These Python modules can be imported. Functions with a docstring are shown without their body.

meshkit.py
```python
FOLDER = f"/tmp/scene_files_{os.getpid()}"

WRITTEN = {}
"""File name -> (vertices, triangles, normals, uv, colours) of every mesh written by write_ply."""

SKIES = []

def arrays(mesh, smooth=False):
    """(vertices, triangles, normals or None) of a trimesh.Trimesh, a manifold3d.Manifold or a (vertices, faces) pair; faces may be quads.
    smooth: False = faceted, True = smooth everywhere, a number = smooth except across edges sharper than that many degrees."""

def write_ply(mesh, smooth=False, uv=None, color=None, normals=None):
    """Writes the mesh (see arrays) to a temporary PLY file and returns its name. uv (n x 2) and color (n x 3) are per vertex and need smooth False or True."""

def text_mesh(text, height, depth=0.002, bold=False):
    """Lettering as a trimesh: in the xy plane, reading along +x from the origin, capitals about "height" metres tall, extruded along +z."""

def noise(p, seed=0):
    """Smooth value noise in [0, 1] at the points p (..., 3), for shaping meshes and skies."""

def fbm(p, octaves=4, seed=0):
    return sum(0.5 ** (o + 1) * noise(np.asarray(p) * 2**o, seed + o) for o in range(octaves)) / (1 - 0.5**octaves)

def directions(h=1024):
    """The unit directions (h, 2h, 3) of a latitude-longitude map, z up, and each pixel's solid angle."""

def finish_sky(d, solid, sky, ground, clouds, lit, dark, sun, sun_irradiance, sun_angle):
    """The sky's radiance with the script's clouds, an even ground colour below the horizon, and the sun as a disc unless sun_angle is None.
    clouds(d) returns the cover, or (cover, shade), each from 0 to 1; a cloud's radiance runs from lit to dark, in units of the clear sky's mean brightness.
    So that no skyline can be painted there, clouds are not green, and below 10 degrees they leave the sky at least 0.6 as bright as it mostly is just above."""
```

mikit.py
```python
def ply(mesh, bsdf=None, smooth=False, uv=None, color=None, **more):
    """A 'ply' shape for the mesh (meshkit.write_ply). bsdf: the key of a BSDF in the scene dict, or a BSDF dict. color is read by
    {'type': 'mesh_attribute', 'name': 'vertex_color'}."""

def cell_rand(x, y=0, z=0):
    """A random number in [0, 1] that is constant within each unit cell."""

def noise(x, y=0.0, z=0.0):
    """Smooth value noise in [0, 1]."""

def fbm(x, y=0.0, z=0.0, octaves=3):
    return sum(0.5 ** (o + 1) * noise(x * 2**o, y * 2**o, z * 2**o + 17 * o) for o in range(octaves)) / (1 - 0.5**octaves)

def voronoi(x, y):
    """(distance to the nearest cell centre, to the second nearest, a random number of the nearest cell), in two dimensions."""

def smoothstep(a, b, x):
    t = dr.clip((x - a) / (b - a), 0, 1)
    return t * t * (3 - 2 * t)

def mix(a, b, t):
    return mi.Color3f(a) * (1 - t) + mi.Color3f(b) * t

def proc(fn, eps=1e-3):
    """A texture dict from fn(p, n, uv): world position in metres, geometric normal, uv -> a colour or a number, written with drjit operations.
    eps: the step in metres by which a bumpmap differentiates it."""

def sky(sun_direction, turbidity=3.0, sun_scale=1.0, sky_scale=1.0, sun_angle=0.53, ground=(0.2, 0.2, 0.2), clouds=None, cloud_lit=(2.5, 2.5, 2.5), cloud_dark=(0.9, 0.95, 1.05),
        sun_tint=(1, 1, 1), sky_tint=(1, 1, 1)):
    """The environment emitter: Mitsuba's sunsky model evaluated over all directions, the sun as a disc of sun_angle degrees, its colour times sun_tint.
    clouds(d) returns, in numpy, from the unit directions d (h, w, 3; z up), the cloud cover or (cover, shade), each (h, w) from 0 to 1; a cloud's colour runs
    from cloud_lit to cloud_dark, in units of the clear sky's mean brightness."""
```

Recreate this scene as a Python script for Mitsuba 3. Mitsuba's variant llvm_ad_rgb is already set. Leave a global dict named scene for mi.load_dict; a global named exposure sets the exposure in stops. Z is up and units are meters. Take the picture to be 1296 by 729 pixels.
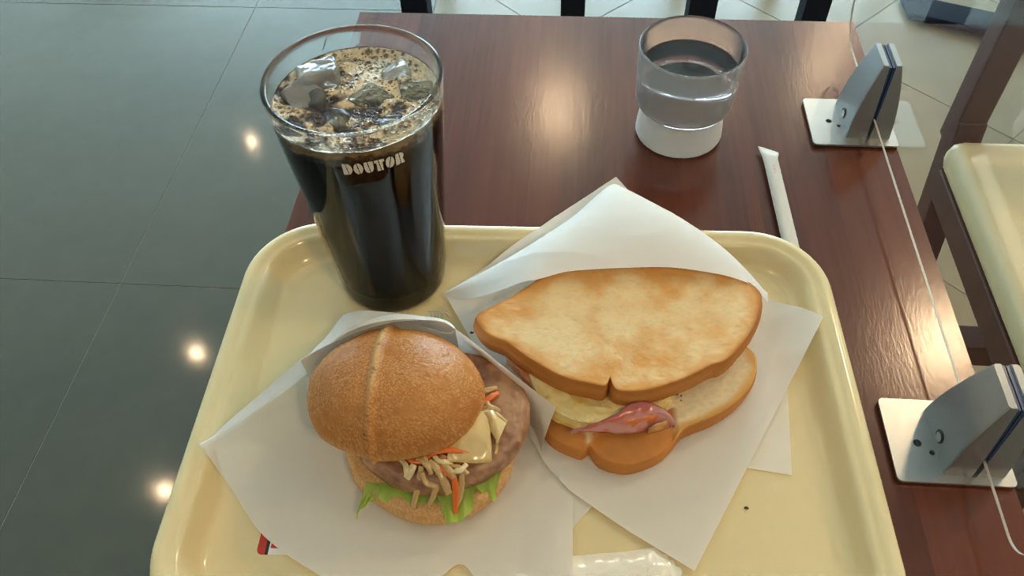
import math, numpy as np, trimesh, mitsuba as mi, drjit as dr, mikit, meshkit
import manifold3d as m3
from shapely.geometry import Polygon, LineString, Point, box as sbox
from shapely import affinity
from shapely.ops import unary_union
from scipy.spatial import Delaunay
from mikit import proc, noise, fbm, voronoi, cell_rand, smoothstep, mix
T = mi.ScalarTransform4f
TZ = 0.70                                   # height of the table top above the floor; layout below is relative to the table top
scene, labels = {}, {}

# ---------------------------------------------------------------- camera
FOV, FPX = 65.872, 1001.2
R = np.array([[0.99720487, 0.04177977, -0.06194271], [0.07132675, -0.77918224, 0.62272589], [-0.02224731, -0.62540346, -0.77998434]])
CAM = np.array([0, 0, 0.40])
M = np.eye(4); M[:3, 0] = -R[:, 0]; M[:3, 1] = -R[:, 1]; M[:3, 2] = R[:, 2]; M[:3, 3] = CAM + [0, 0, TZ]
scene['camera'] = {'type': 'perspective', 'fov': FOV, 'fov_axis': 'x', 'near_clip': 0.02, 'far_clip': 60.0, 'to_world': T(M.tolist())}
exposure = 1.0

# ---------------------------------------------------------------- light levels
WARM = (1.0, 0.72, 0.43)
DAY = (0.52, 0.80, 1.0)
LAMP = 100.0
WINDOW = 11.0
LAMPS = [(-0.05, 2.98, 0.06), (1.22, 3.33, 0.045), (1.45, 3.9, 0.05), (0.585, 3.25, 0.05), (1.42, 1.76, 0.10), (-2.3, 4.3, 0.028), (-2.1, 2.45, 0.028), (-2.0, 1.6, 0.028), (-0.72, 5.8, 0.07),
         (0.9, -1.0, 0.085), (-1.2, -0.9, 0.06), (2.5, 0.5, 0.10), (2.6, 2.4, 0.08)]

# ---------------------------------------------------------------- helpers
def at(px, z=0.0):
    """layout: where a sight line meets the height z (table coordinates)"""
    d = R @ np.array([(px[0] - 648) / FPX, (px[1] - 364.5) / FPX, 1.0])
    return CAM + d * ((z - CAM[2]) / d[2])
def ats(pts, z): return np.array([at(p, z)[:2] for p in pts])

def put(key, mesh, bsdf, smooth=False, color=None, uv=None, lift=True):
    base, n = key, 0
    while key in scene:
        n += 1; key = f'{base}_{n:03d}'
    v, f, _ = meshkit.arrays(mesh)
    v = v + [0, 0, TZ] if lift else v
    scene[key] = mikit.ply(trimesh.Trimesh(v, f, process=False), bsdf, smooth=smooth, color=color, uv=uv)
    return key
def tag(key, label=None, cat=None, group=None, kind=None):
    d = {}
    if label: d['label'] = label
    if cat: d['category'] = cat
    if group: d['group'] = group
    if kind: d['kind'] = kind
    labels[key] = d
    return key

def box(lo, hi, r=0.0):
    lo, hi = np.array(lo, float), np.array(hi, float)
    if r <= 0:
        b = trimesh.creation.box(hi - lo); b.apply_translation((lo + hi) / 2); return b
    r = min(r, 0.49 * (hi - lo).min())
    s = m3.Manifold.sphere(r, 12)
    return man(m3.Manifold.batch_hull([s.translate([a, b, c]) for a in (lo[0] + r, hi[0] - r) for b in (lo[1] + r, hi[1] - r) for c in (lo[2] + r, hi[2] - r)]))
def man(m):
    q = m.to_mesh(); return trimesh.Trimesh(q.vert_properties[:, :3], q.tri_verts, process=False)
def beam(a, b, w, d, r=0.003):
    """a square post from a to b, w along x, d along y"""
    s = m3.Manifold.sphere(r, 8); P = []
    for p in (a, b):
        for i in (-1, 1):
            for j in (-1, 1): P.append(s.translate([p[0] + i * (w / 2 - r), p[1] + j * (d / 2 - r), p[2]]))
    return man(m3.Manifold.batch_hull(P))
def cat(*m): return trimesh.util.concatenate([x for x in m])
def cyl(p, q, r, n=24):
    p, q = np.array(p, float), np.array(q, float)
    return trimesh.creation.cylinder(r, segment=[p, q], sections=n)
def lathe(prof, n=96, c=(0, 0)):
    prof = np.array(prof, float); a = np.arange(n) / n * 2 * np.pi
    v = np.stack([c[0] + prof[:, 0][:, None] * np.cos(a), c[1] + prof[:, 0][:, None] * np.sin(a), np.repeat(prof[:, 1][:, None], n, 1)], -1).reshape(-1, 3)
    f = []
    for i in range(len(prof) - 1):
        j = np.arange(n); k = (j + 1) % n
        f += [np.stack([i * n + j, i * n + k, (i + 1) * n + k], 1), np.stack([i * n + j, (i + 1) * n + k, (i + 1) * n + j], 1)]
    return trimesh.Trimesh(v, np.vstack(f), process=False)
def gridmesh(P, close_u=False):
    """P (n, m, 3) -> mesh"""
    n, m = P.shape[:2]; i, j = np.meshgrid(np.arange(n if close_u else n - 1), np.arange(m - 1), indexing='ij')
    a = i * m + j; b = ((i + 1) % n) * m + j
    f = np.concatenate([np.stack([a, b, b + 1], -1).reshape(-1, 3), np.stack([a, b + 1, a + 1], -1).reshape(-1, 3)])
    return trimesh.Trimesh(P.reshape(-1, 3), f, process=False)
def spline(pts, n, closed=False):
    from scipy.interpolate import CubicSpline, PchipInterpolator
    p = np.array(pts, float)
    if closed: p = np.vstack([p, p[:1]])
    t = np.r_[0, np.cumsum(np.sqrt(np.linalg.norm(np.diff(p, axis=0), axis=1)) + 1e-9)]; t /= t[-1]
    u = np.linspace(0, 1, n, endpoint=not closed)
    return (CubicSpline(t, p, bc_type='periodic') if closed else PchipInterpolator(t, p))(u)
def sweep(path, rw, rh=None, n=8, taper=None, up=(0, 0, 1)):
    """a strand along a path with an elliptic section and closed ends"""
    p = np.array(path, float); rh = rw if rh is None else rh; k = len(p)
    t = np.gradient(p, axis=0); t /= np.linalg.norm(t, axis=1, keepdims=True)
    s = np.cross(t, up); s /= np.linalg.norm(s, axis=1, keepdims=True) + 1e-9; u = np.cross(s, t)
    w = np.ones(k) if taper is None else np.array(taper)
    a = np.arange(n) / n * 2 * np.pi
    V = p[:, None] + (w[:, None] * rw * np.cos(a))[..., None] * s[:, None] + (w[:, None] * rh * np.sin(a))[..., None] * u[:, None]
    m = gridmesh(np.swapaxes(V, 0, 1), close_u=True)
    v = np.vstack([m.vertices, p[:1], p[-1:]]); j = np.arange(n); q = (j + 1) % n
    f = np.vstack([m.faces, np.stack([j * k, j * 0 + len(v) - 2, q * k], 1)[:, [0, 1, 2]], np.stack([j * k + k - 1, q * k + k - 1, j * 0 + len(v) - 1], 1)])
    m = trimesh.Trimesh(v, f, process=False); trimesh.repair.fix_normals(m); return m
def sheet(poly, zf, step=0.004):
    """a thin sheet over the polygon, draped on the height zf(x, y)"""
    P = Polygon(poly); b = np.array(P.exterior.segmentize(step).coords)[:-1]
    x0, y0, x1, y1 = P.bounds
    gx, gy = np.meshgrid(np.arange(x0, x1, step), np.arange(y0, y1, step)); g = np.stack([gx.ravel(), gy.ravel()], 1)
    import shapely
    g = g[shapely.contains_xy(P.buffer(-0.4 * step), g[:, 0], g[:, 1])]
    v = np.vstack([b, g]); f = Delaunay(v).simplices; c = v[f].mean(1); f = f[shapely.contains_xy(P, c[:, 0], c[:, 1])]
    e1, e2 = v[f[:, 1]] - v[f[:, 0]], v[f[:, 2]] - v[f[:, 0]]; s = e1[:, 0] * e2[:, 1] - e1[:, 1] * e2[:, 0]
    f[s < 0] = f[s < 0][:, ::-1]
    return trimesh.Trimesh(np.c_[v, zf(v[:, 0], v[:, 1])], f, process=False)
def sst(a, b, x):
    t = np.clip((np.asarray(x, float) - a) / (b - a), 0, 1); return t * t * (3 - 2 * t)
def nz(p, s, seed=0, o=3): return meshkit.fbm(np.asarray(p) * s, o, seed)

# ---------------------------------------------------------------- materials
def M_(key, d, two=True):
    scene[key] = {'type': 'twosided', 'b': d} if two else d
    return key
def rgb(c): return {'type': 'rgb', 'value': list(map(float, c))}
def pr(c, rough=0.5, **k): return {'type': 'principled', 'base_color': rgb(c) if not isinstance(c, dict) else c, 'roughness': rough, **k}
VC = {'type': 'mesh_attribute', 'name': 'vertex_color'}
LUM = lambda c: mi.Color3f(*c)

def f_wood(p, n, uv):
    k = dr.floor((p.x + 0.30) / 0.0546)
    r = cell_rand(k, dr.floor(p.z * 2))
    g = fbm(p.x * 420, p.y * 14 + r * 40, 3, 3)
    g2 = fbm(p.x * 34, p.y * 3.5 + r * 90, 5, 3)
    t = dr.clip(0.50 * (r - 0.5) + 0.35 * (g - 0.5) + 0.75 * (g2 - 0.5) + 0.5, 0, 1)
    return mix((0.058, 0.0135, 0.0065), (0.150, 0.040, 0.019), t)
def f_woodbump(p, n, uv): return 0.000028 * fbm(p.x * 800, p.y * 260, 0, 2) + 0.00002 * noise(p.x * 120, p.y * 60, 0)
M_('table_wood', {'type': 'bumpmap', 't': proc(f_woodbump, 4e-4), 'b': pr(proc(f_wood), 0.19, specular=0.45)})
def f_dark(p, n, uv): return mix((0.032, 0.013, 0.008), (0.066, 0.026, 0.015), fbm(p.x * 30, p.y * 30, p.z * 8, 3))
M_('chair_wood', pr(proc(f_dark), 0.45, specular=0.35))
def f_grey(p, n, uv):
    t = fbm(p.x * 2.1, p.y * 2.1, 0, 4); s = fbm(p.x * 40, p.y * 40, 1, 3)
    return mix((0.050, 0.054, 0.041), (0.092, 0.094, 0.072), 0.75 * t + 0.25 * s)
def f_greybump(p, n, uv): return 0.00025 * fbm(p.x * 9, p.y * 9, 0, 2)
M_('grey_tile', {'type': 'bumpmap', 't': proc(f_greybump, 2e-3), 'b': pr(proc(f_grey), 0.085, specular=0.5)})
def f_beige(p, n, uv):
    r = cell_rand(dr.floor((p.x + p.y - 2.24) / 0.63), dr.floor((p.y - p.x - 1.67) / 0.63))
    return mix((0.22, 0.185, 0.105), (0.28, 0.24, 0.15), 0.5 * r + 0.5 * fbm(p.x * 7, p.y * 7, 0, 3))
M_('beige_tile', pr(proc(f_beige), 0.42, specular=0.35))
M_('grout', pr((0.17, 0.17, 0.145), 0.8))
M_('plaster', pr((0.55, 0.52, 0.46), 0.85))
M_('brown_wall', pr((0.16, 0.11, 0.075), 0.7))
M_('ceiling_paint', pr((0.72, 0.69, 0.62), 0.9))
M_('black_metal', pr((0.012, 0.016, 0.026), 0.6, specular=0.06))
M_('steel', pr((0.46, 0.46, 0.44), 0.33, metallic=0.9))
def f_silver(p, n, uv): return mix((0.25, 0.265, 0.265), (0.30, 0.315, 0.315), noise(p.x * 2500, p.y * 2500, p.z * 2500))
M_('silver_paint', pr(proc(f_silver), 0.36, metallic=0.55, specular=0.5))
M_('hole_dark', pr((0.02, 0.022, 0.02), 0.5))
M_('blue_plastic', pr((0.016, 0.045, 0.115), 0.25))
M_('panel_glass', {'type': 'thindielectric', 'int_ior': 1.49}, two=False)
M_('panel_edge', pr((0.44, 0.42, 0.37), 0.3))
M_('glass', {'type': 'dielectric', 'int_ior': 1.40}, two=False)
M_('bubble_film', {'type': 'dielectric', 'int_ior': 1.31}, two=False)
for k_, w_ in (('clear_ice', 0.05), ('cloudy_ice', 0.24)):
    scene[k_] = {'type': 'blendbsdf', 'weight': w_, 'a': {'type': 'dielectric', 'int_ior': 1.31}, 'b': {'type': 'twosided', 'x': {'type': 'principled', 'base_color': rgb((0.90, 0.91, 0.90)), 'roughness': 0.15}}}
M_('water_ior', {'type': 'dielectric', 'int_ior': 1.33}, two=False)
M_('frost_white', pr((0.80, 0.83, 0.85), 0.35))
scene['misty_glass'] = {'type': 'blendbsdf', 'weight': 0.36, 'a': {'type': 'dielectric', 'int_ior': 1.5}, 'b': {'type': 'twosided', 'x': {'type': 'principled', 'base_color': rgb((0.88, 0.90, 0.94)), 'roughness': 0.3}}}
scene['frosted_glass'] = {'type': 'blendbsdf', 'weight': 0.80, 'a': {'type': 'roughdielectric', 'int_ior': 1.5, 'alpha': 0.12}, 'b': {'type': 'twosided', 'x': {'type': 'principled', 'base_color': rgb((0.90, 0.92, 0.92)), 'roughness': 0.3}}}
M_('cream_plastic', pr((0.70, 0.575, 0.315), 0.16, specular=0.55, clearcoat=0.5, clearcoat_gloss=0.95))
scene['paper'] = {'type': 'principledthin', 'base_color': rgb((0.83, 0.805, 0.745)), 'roughness': 0.55, 'diff_trans': 0.55, 'spec_trans': 0.0, 'eta': 1.35}
scene['napkin_paper'] = {'type': 'principledthin', 'base_color': rgb((0.88, 0.85, 0.76)), 'roughness': 0.8, 'diff_trans': 0.5, 'eta': 1.3}
M_('film', pr((0.82, 0.79, 0.68), 0.14, specular=0.7, clearcoat=0.8))
M_('seat_vinyl', pr((0.62, 0.52, 0.29), 0.38))
M_('coffee', pr((0.0045, 0.0030, 0.0036), 0.25, specular=0.0))
M_('foam', pr(VC, 0.16, specular=0.5))
M_('letter_white', pr((0.66, 0.63, 0.55), 0.5))
M_('red_print', pr((0.48, 0.035, 0.018), 0.4)); M_('black_print', pr((0.03, 0.02, 0.02), 0.4)); M_('white_print', pr((0.78, 0.78, 0.74), 0.4))
M_('grey_print', pr((0.30, 0.38, 0.38), 0.6)); M_('pink_print', pr((0.75, 0.32, 0.24), 0.6))
M_('crumb_dark', pr((0.09, 0.04, 0.015), 0.7))
def f_breadbump(p, n, uv): return 0.0004 * fbm(p.x * 420, p.y * 420, p.z * 420, 3)
M_('bread', {'type': 'bumpmap', 't': proc(f_breadbump, 3e-4), 'b': pr(VC, 0.62, specular=0.3)})
def f_bunbump(p, n, uv): return 0.00035 * fbm(p.x * 600, p.y * 600, p.z * 600, 2)
M_('bun', {'type': 'bumpmap', 't': proc(f_bunbump, 3e-4), 'b': pr(VC, 0.50, specular=0.32)})
def f_meatbump(p, n, uv): return 0.0011 * fbm(p.x * 300, p.y * 300, p.z * 300, 3)
M_('meat', {'type': 'bumpmap', 't': proc(f_meatbump, 4e-4), 'b': pr(VC, 0.36, specular=0.5)})
M_('lettuce_green', {'type': 'principledthin', 'base_color': VC, 'roughness': 0.35, 'diff_trans': 0.7, 'eta': 1.4}, two=False)
M_('carrot', pr((0.72, 0.16, 0.018), 0.22, specular=0.6, clearcoat=0.6))
M_('onion', pr((0.52, 0.34, 0.14), 0.20, specular=0.6, clearcoat=0.7))
M_('bamboo', pr((0.66, 0.54, 0.29), 0.18, specular=0.6, clearcoat=0.8))
M_('brown_strip', pr((0.30, 0.13, 0.05), 0.22, specular=0.6, clearcoat=0.7))
M_('cheese', pr(VC, 0.2, specular=0.6, clearcoat=0.5))
M_('ham', pr(VC, 0.22, specular=0.6, clearcoat=0.5))
M_('lamp_ring', pr((0.7, 0.7, 0.68), 0.4))

# ================================================================= the room
def struct(key, mesh, bsdf, **k): tag(put(key, mesh, bsdf, **k), kind='structure')
XL, XR, YB, YF, CEIL = -4.2, 4.2, -2.6, 6.6, 2.70
struct('floor', box((XL, YB, -0.06), (XR, YF, -0.0009)), 'grout', lift=False)
struct('ceiling', box((XL, YB, CEIL), (XR, YF, CEIL + 0.1)), 'ceiling_paint', lift=False)
struct('wall_left', box((XL - 0.1, YB, 0), (XL, YF, CEIL)), 'plaster', lift=False)
struct('wall_right', box((XR, YB, 0), (XR + 0.1, YF, CEIL)), 'plaster', lift=False)
struct('wall_near', box((XL, YB - 0.1, 0), (XR, YB, CEIL)), 'brown_wall', lift=False)
W0, W1, WZ0, WZ1 = -3.6, 2.6, 0.5, 2.5
struct('wall_far', cat(box((XL, YF, 0), (W0, YF + 0.1, CEIL)), box((W1, YF, 0), (XR, YF + 0.1, CEIL)), box((W0, YF, 0), (W1, YF + 0.1, WZ0)), box((W0, YF, WZ1), (W1, YF + 0.1, CEIL))), 'plaster', lift=False)
# the shop front: frosted daylight panes in a dark frame
struct('window_1', cat(*[box((x - 0.03, YF + 0.01, WZ0), (x + 0.03, YF + 0.07, WZ1)) for x in np.linspace(W0 + 0.03, W1 - 0.03, 5)], box((W0, YF + 0.01, WZ0), (W1, YF + 0.07, WZ0 + 0.06)), box((W0, YF + 0.01, WZ1 - 0.06), (W1, YF + 0.07, WZ1))), 'black_metal', lift=False)
xs = np.linspace(W0 + 0.03, W1 - 0.03, 5)
for a, b in zip(xs[:-1], xs[1:]):
    v = np.array([[a, YF + 0.05, WZ0], [b, YF + 0.05, WZ0], [b, YF + 0.05, WZ1], [a, YF + 0.05, WZ1]])
    k = put('window_1__pane', (v, np.array([[0, 1, 2], [0, 2, 3]])), 'plaster', lift=False)
    scene[k]['emitter'] = {'type': 'area', 'radiance': rgb(np.array(DAY) * WINDOW)}
for x, y, r in LAMPS:
    k = put('ceiling_light', lathe([(r, CEIL), (r + 0.012, CEIL - 0.001), (r + 0.012, CEIL - 0.008), (r, CEIL - 0.008), (r, CEIL)], 24, (x, y)), 'lamp_ring', lift=False)
    tag(k, 'round warm white downlight set in the ceiling', 'ceiling light', 'ceiling downlights')
    a = np.arange(24) / 24 * 2 * np.pi
    v = np.vstack([np.stack([x + r * np.cos(a), y + r * np.sin(a), a * 0 + CEIL - 0.004], 1), [[x, y, CEIL - 0.004]]]); i = np.arange(24)
    d = put(k + '__diffuser', (v, np.stack([(i + 1) % 24, i, i * 0 + 24], 1)), 'plaster', lift=False)
    scene[d]['emitter'] = {'type': 'area', 'radiance': rgb(np.array(WARM) * LAMP)}

# floor tiles: big grey polished tiles on the aisle, beige tiles laid diagonally beside it
def tile(poly, bsdf, key='floor__tile', gap=0.002, t=0.0015):
    P = poly.buffer(-gap / 2, join_style=2)
    for g in getattr(P, 'geoms', [P]):
        if g.is_empty or g.area < 1e-4: continue
        m = trimesh.creation.extrude_polygon(g, t, engine='earcut'); m.apply_translation([0, 0, -t])
        put(key, m, bsdf, lift=False)
XS = -0.345
for i in range(-3, 1):
    for j in range(-1, 5):
        x0, y0 = -0.80 + 0.9 * i, 0.85 + 0.9 * j
        g = sbox(x0, y0, x0 + 0.9, y0 + 0.9).intersection(sbox(XL, YB, XS, YF))
        if not g.is_empty: tile(g, 'grey_tile', gap=0.0020)
S = 0.63
for i in range(-5, 6):
    for j in range(-6, 7):
        a0, b0 = 2.24 + S * i, 1.67 + S * j                      # x+y in [a0,a0+S], y-x in [b0,b0+S]
        P = Polygon([((a - b) / 2, (a + b) / 2) for a, b in ((a0, b0), (a0 + S, b0), (a0 + S, b0 + S), (a0, b0 + S))]).intersection(sbox(XS, 0.0, 2.6, 4.2))
        if not P.is_empty and P.area > 1e-3: tile(P, 'beige_tile', gap=0.003)

# ================================================================= table
TX0, TX1, TY0, TY1 = -0.1925, 0.2450, -0.02, 0.6325
tag('dining_table', 'small mahogany-coloured wooden table under the tray and tumbler', 'table')
edges = [TX0] + [-0.30 + 0.0546 * k for k in range(2, 10)] + [TX1]
for a, b in zip(edges[:-1], edges[1:]):
    put('dining_table__plank', box((a + 0.00002, TY0, -0.028), (b - 0.00002, TY1, 0.0)), 'table_wood')
put('dining_table__pedestal', cyl((0.026, 0.30, -0.66), (0.026, 0.30, -0.03), 0.035), 'black_metal', smooth=40)
put('dining_table__base', cat(box((-0.17, 0.27, -0.70), (0.22, 0.33, -0.665), 0.01), box((-0.004, 0.06, -0.70), (0.056, 0.54, -0.665), 0.01)), 'black_metal', smooth=40)

# ================================================================= tray
TC, TA, TW, TD, TR = np.array([-0.0158, 0.2250]), math.radians(1.3), 0.18375, 0.1333, 0.047
def tloc(x, y):
    c, s = math.cos(TA), math.sin(TA); x, y = np.asarray(x) - TC[0], np.asarray(y) - TC[1]
    return c * x + s * y, -s * x + c * y
def tinset(x, y):
    u, v = tloc(x, y); qx, qy = np.abs(u) - (TW - TR), np.abs(v) - (TD - TR)
    return TR - (np.hypot(np.maximum(qx, 0), np.maximum(qy, 0)) + np.minimum(np.maximum(qx, qy), 0))
TPROF = np.array([(0.0, 0.0155), (0.0012, 0.0183), (0.0035, 0.0196), (0.006, 0.0199), (0.0085, 0.0193), (0.0105, 0.0184), (0.0125, 0.0182), (0.0145, 0.0168), (0.0175, 0.0125), (0.021, 0.0078), (0.025, 0.0052), (0.031, 0.0042), (0.036, 0.004), (0.044, 0.004)])
def trayz(x, y): return np.where(tinset(x, y) < 0, 0.0, np.interp(tinset(x, y), TPROF[:, 0], TPROF[:, 1]))
def rrect(ins, n=20):
    w, d, r = TW - ins, TD - ins, max(TR - ins, 0.004); P = []
    for cx, cy, a0 in ((1, 1, 0), (-1, 1, 90), (-1, -1, 180), (1, -1, 270)):
        a = np.radians(a0 + np.linspace(0, 90, n)); P.append(np.stack([cx * (w - r) + r * np.cos(a), cy * (d - r) + r * np.sin(a)], 1))
    P = np.vstack(P); c, s = math.cos(TA), math.sin(TA)
    return np.stack([TC[0] + c * P[:, 0] - s * P[:, 1], TC[1] + s * P[:, 0] + c * P[:, 1]], 1)
from scipy.interpolate import PchipInterpolator
ti = np.r_[np.linspace(0, 0.006, 9), np.linspace(0.007, 0.036, 30), 0.044]
top = [(i, float(PchipInterpolator(TPROF[:, 0], TPROF[:, 1])(i))) for i in ti]
under = [(0.034, 0.0003), (0.030, 0.0009), (0.022, 0.0042), (0.0175, 0.0095), (0.0135, 0.0150), (0.008, 0.0168), (0.003, 0.0165), (0.0012, 0.0146), (0.0003, 0.0145)]
rings = under + top
V = np.array([np.c_[rrect(i), np.full(80, z)] for i, z in rings])
m = gridmesh(np.swapaxes(V, 0, 1), close_u=True); nr = len(rings)
last, firstr = np.arange(80) * nr + nr - 1, np.arange(80) * nr
v = np.vstack([m.vertices, [[*TC, 0.004]], [[*TC, 0.0003]]]); k = len(v); r1, r2 = np.roll(last, -1), np.roll(firstr, -1)
m = trimesh.Trimesh(v, np.vstack([m.faces, np.stack([last, r1, last * 0 + k - 2], 1), np.stack([firstr, firstr * 0 + k - 1, r2], 1)]), process=False)
trimesh.repair.fix_normals(m)
tag('serving_tray', 'cream plastic serving tray with rounded corners holding the food', 'tray')
put('serving_tray__tray_body', m, 'cream_plastic', smooth=50)
def flat(key, px, z, bsdf, h=0.0002):
    P = ats(px, z); g = Polygon(P)
    m = trimesh.creation.extrude_polygon(g, h, engine='earcut'); m.apply_translation([0, 0, z]); return put(key, m, bsdf)
tag(flat('serving_tray__printed_mark', [(331.6, 671), (340.5, 681), (336.3, 702.3), (329, 702.3), (326, 700.2), (325, 696.5)], 0.0041, 'red_print'), 'red printed corner of the mark on the tray')
flat('serving_tray__printed_mark', [(339.4, 679), (343, 682), (338.2, 702.3), (334.5, 702.3)], 0.0043, 'black_print')
flat('serving_tray__printed_mark', [(343, 682), (365, 688), (374, 703), (338.2, 702.3)], 0.0041, 'white_print')
flat('serving_tray__printed_mark', [(343.6, 688.2), (346, 687.2), (349.5, 688.2), (362, 694.6), (342.2, 694.0)], 0.0043, 'red_print')

# ================================================================= iced coffee
CX, CY, CZ = -0.1089, 0.3232, 0.0042
def cr(z): return 0.0332 + (0.0458 - 0.0332) * (z - 0.004) / 0.1556
outer = [(0.0, CZ), (0.026, CZ), (0.0305, CZ + 0.0006), (0.0326, CZ + 0.0025), (cr(0.010), 0.010), (cr(0.05), 0.05), (cr(0.1), 0.1), (cr(0.157), 0.157), (cr(0.1585) + 0.0001, 0.1585), (cr(0.1596) - 0.0003, 0.1594), (cr(0.16) - 0.0012, 0.15985)]
th = 0.0021
inner = [(cr(0.16) - 0.0024, 0.15965), (cr(0.1596) - 0.0032, 0.1588), (cr(0.157) - 0.0034, 0.157), (cr(0.150) - 0.0024, 0.150), (cr(0.146) - th, 0.146), (cr(0.1) - th, 0.1), (cr(0.05) - th, 0.05), (cr(0.02) - th, 0.020), (cr(0.014) - th - 0.004, 0.0150), (0.016, 0.0138), (0, 0.0135)]
tag('tall_glass', 'tall clear drinking glass holding the iced coffee on the tray', 'glass')
gl = lathe(outer + inner, 128, (CX, CY)); put('tall_glass__body', gl, 'glass', smooth=40)
COFZ = 0.1445
cof = [(0.0, 0.0132), (0.016, 0.0134), (cr(0.014) - th - 0.0037, 0.0147), (cr(0.02) - th + 0.0004, 0.020), (cr(0.05) - th + 0.0004, 0.05), (cr(0.1) - th + 0.0004, 0.1), (cr(COFZ - 0.004) - th + 0.0004, COFZ - 0.004)]
tag('iced_coffee', 'dark iced coffee with a foamy top filling the tall glass', 'coffee')
put('iced_coffee__liquid', lathe(cof + [(0, COFZ - 0.004)], 96, (CX, CY)), 'coffee', smooth=40)
# the foamy top: a bumpy round surface, light froth and dark gaps
rng = np.random.default_rng(5)
nr_, na_ = 150, 420
rr = np.sqrt(np.linspace(0, 1, nr_)); aa = np.arange(na_) / na_ * 2 * np.pi
RF = cr(COFZ) - th + 0.0003
X = CX + RF * rr[:, None] * np.cos(aa); Y = CY + RF * rr[:, None] * np.sin(aa)
P2 = np.stack([X, Y, X * 0], -1)
bub = [(CX + RF * math.sqrt(rng.random()) * math.cos(t), CY + RF * math.sqrt(rng.random()) * math.sin(t), rng.choice([0.0004, 0.0006, 0.0008, 0.0012, 0.0016], p=[.35, .3, .2, .1, .05])) for t in rng.uniform(0, 6.283, 1500)]
froth = sst(0.44, 0.58, 0.55 * nz(P2, 70, 3, 3) + 0.45 * nz(P2, 160, 8, 2) + 0.13 * (X - CX) / RF + 0.10 * (Y - CY) / RF + 0.05 + 0.16 * sst(0.8, 1.0, rr[:, None]))
Zf = COFZ + 0.0009 * nz(P2, 140, 1, 3) + 0.0022 * sst(0.9, 1.0, rr)[:, None] - 0.0004 + froth * 0.0006
hole = np.zeros_like(X)
for bx, by, br in bub:
    q = np.hypot(X - bx, Y - by) / br
    hole = np.maximum(hole, 1 - sst(0.55, 0.95, q)); Zf += 0.0003 * np.exp(-((q - 1) / 0.25) ** 2)
fine = nz(P2, 900, 4, 2)[..., None]
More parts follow.
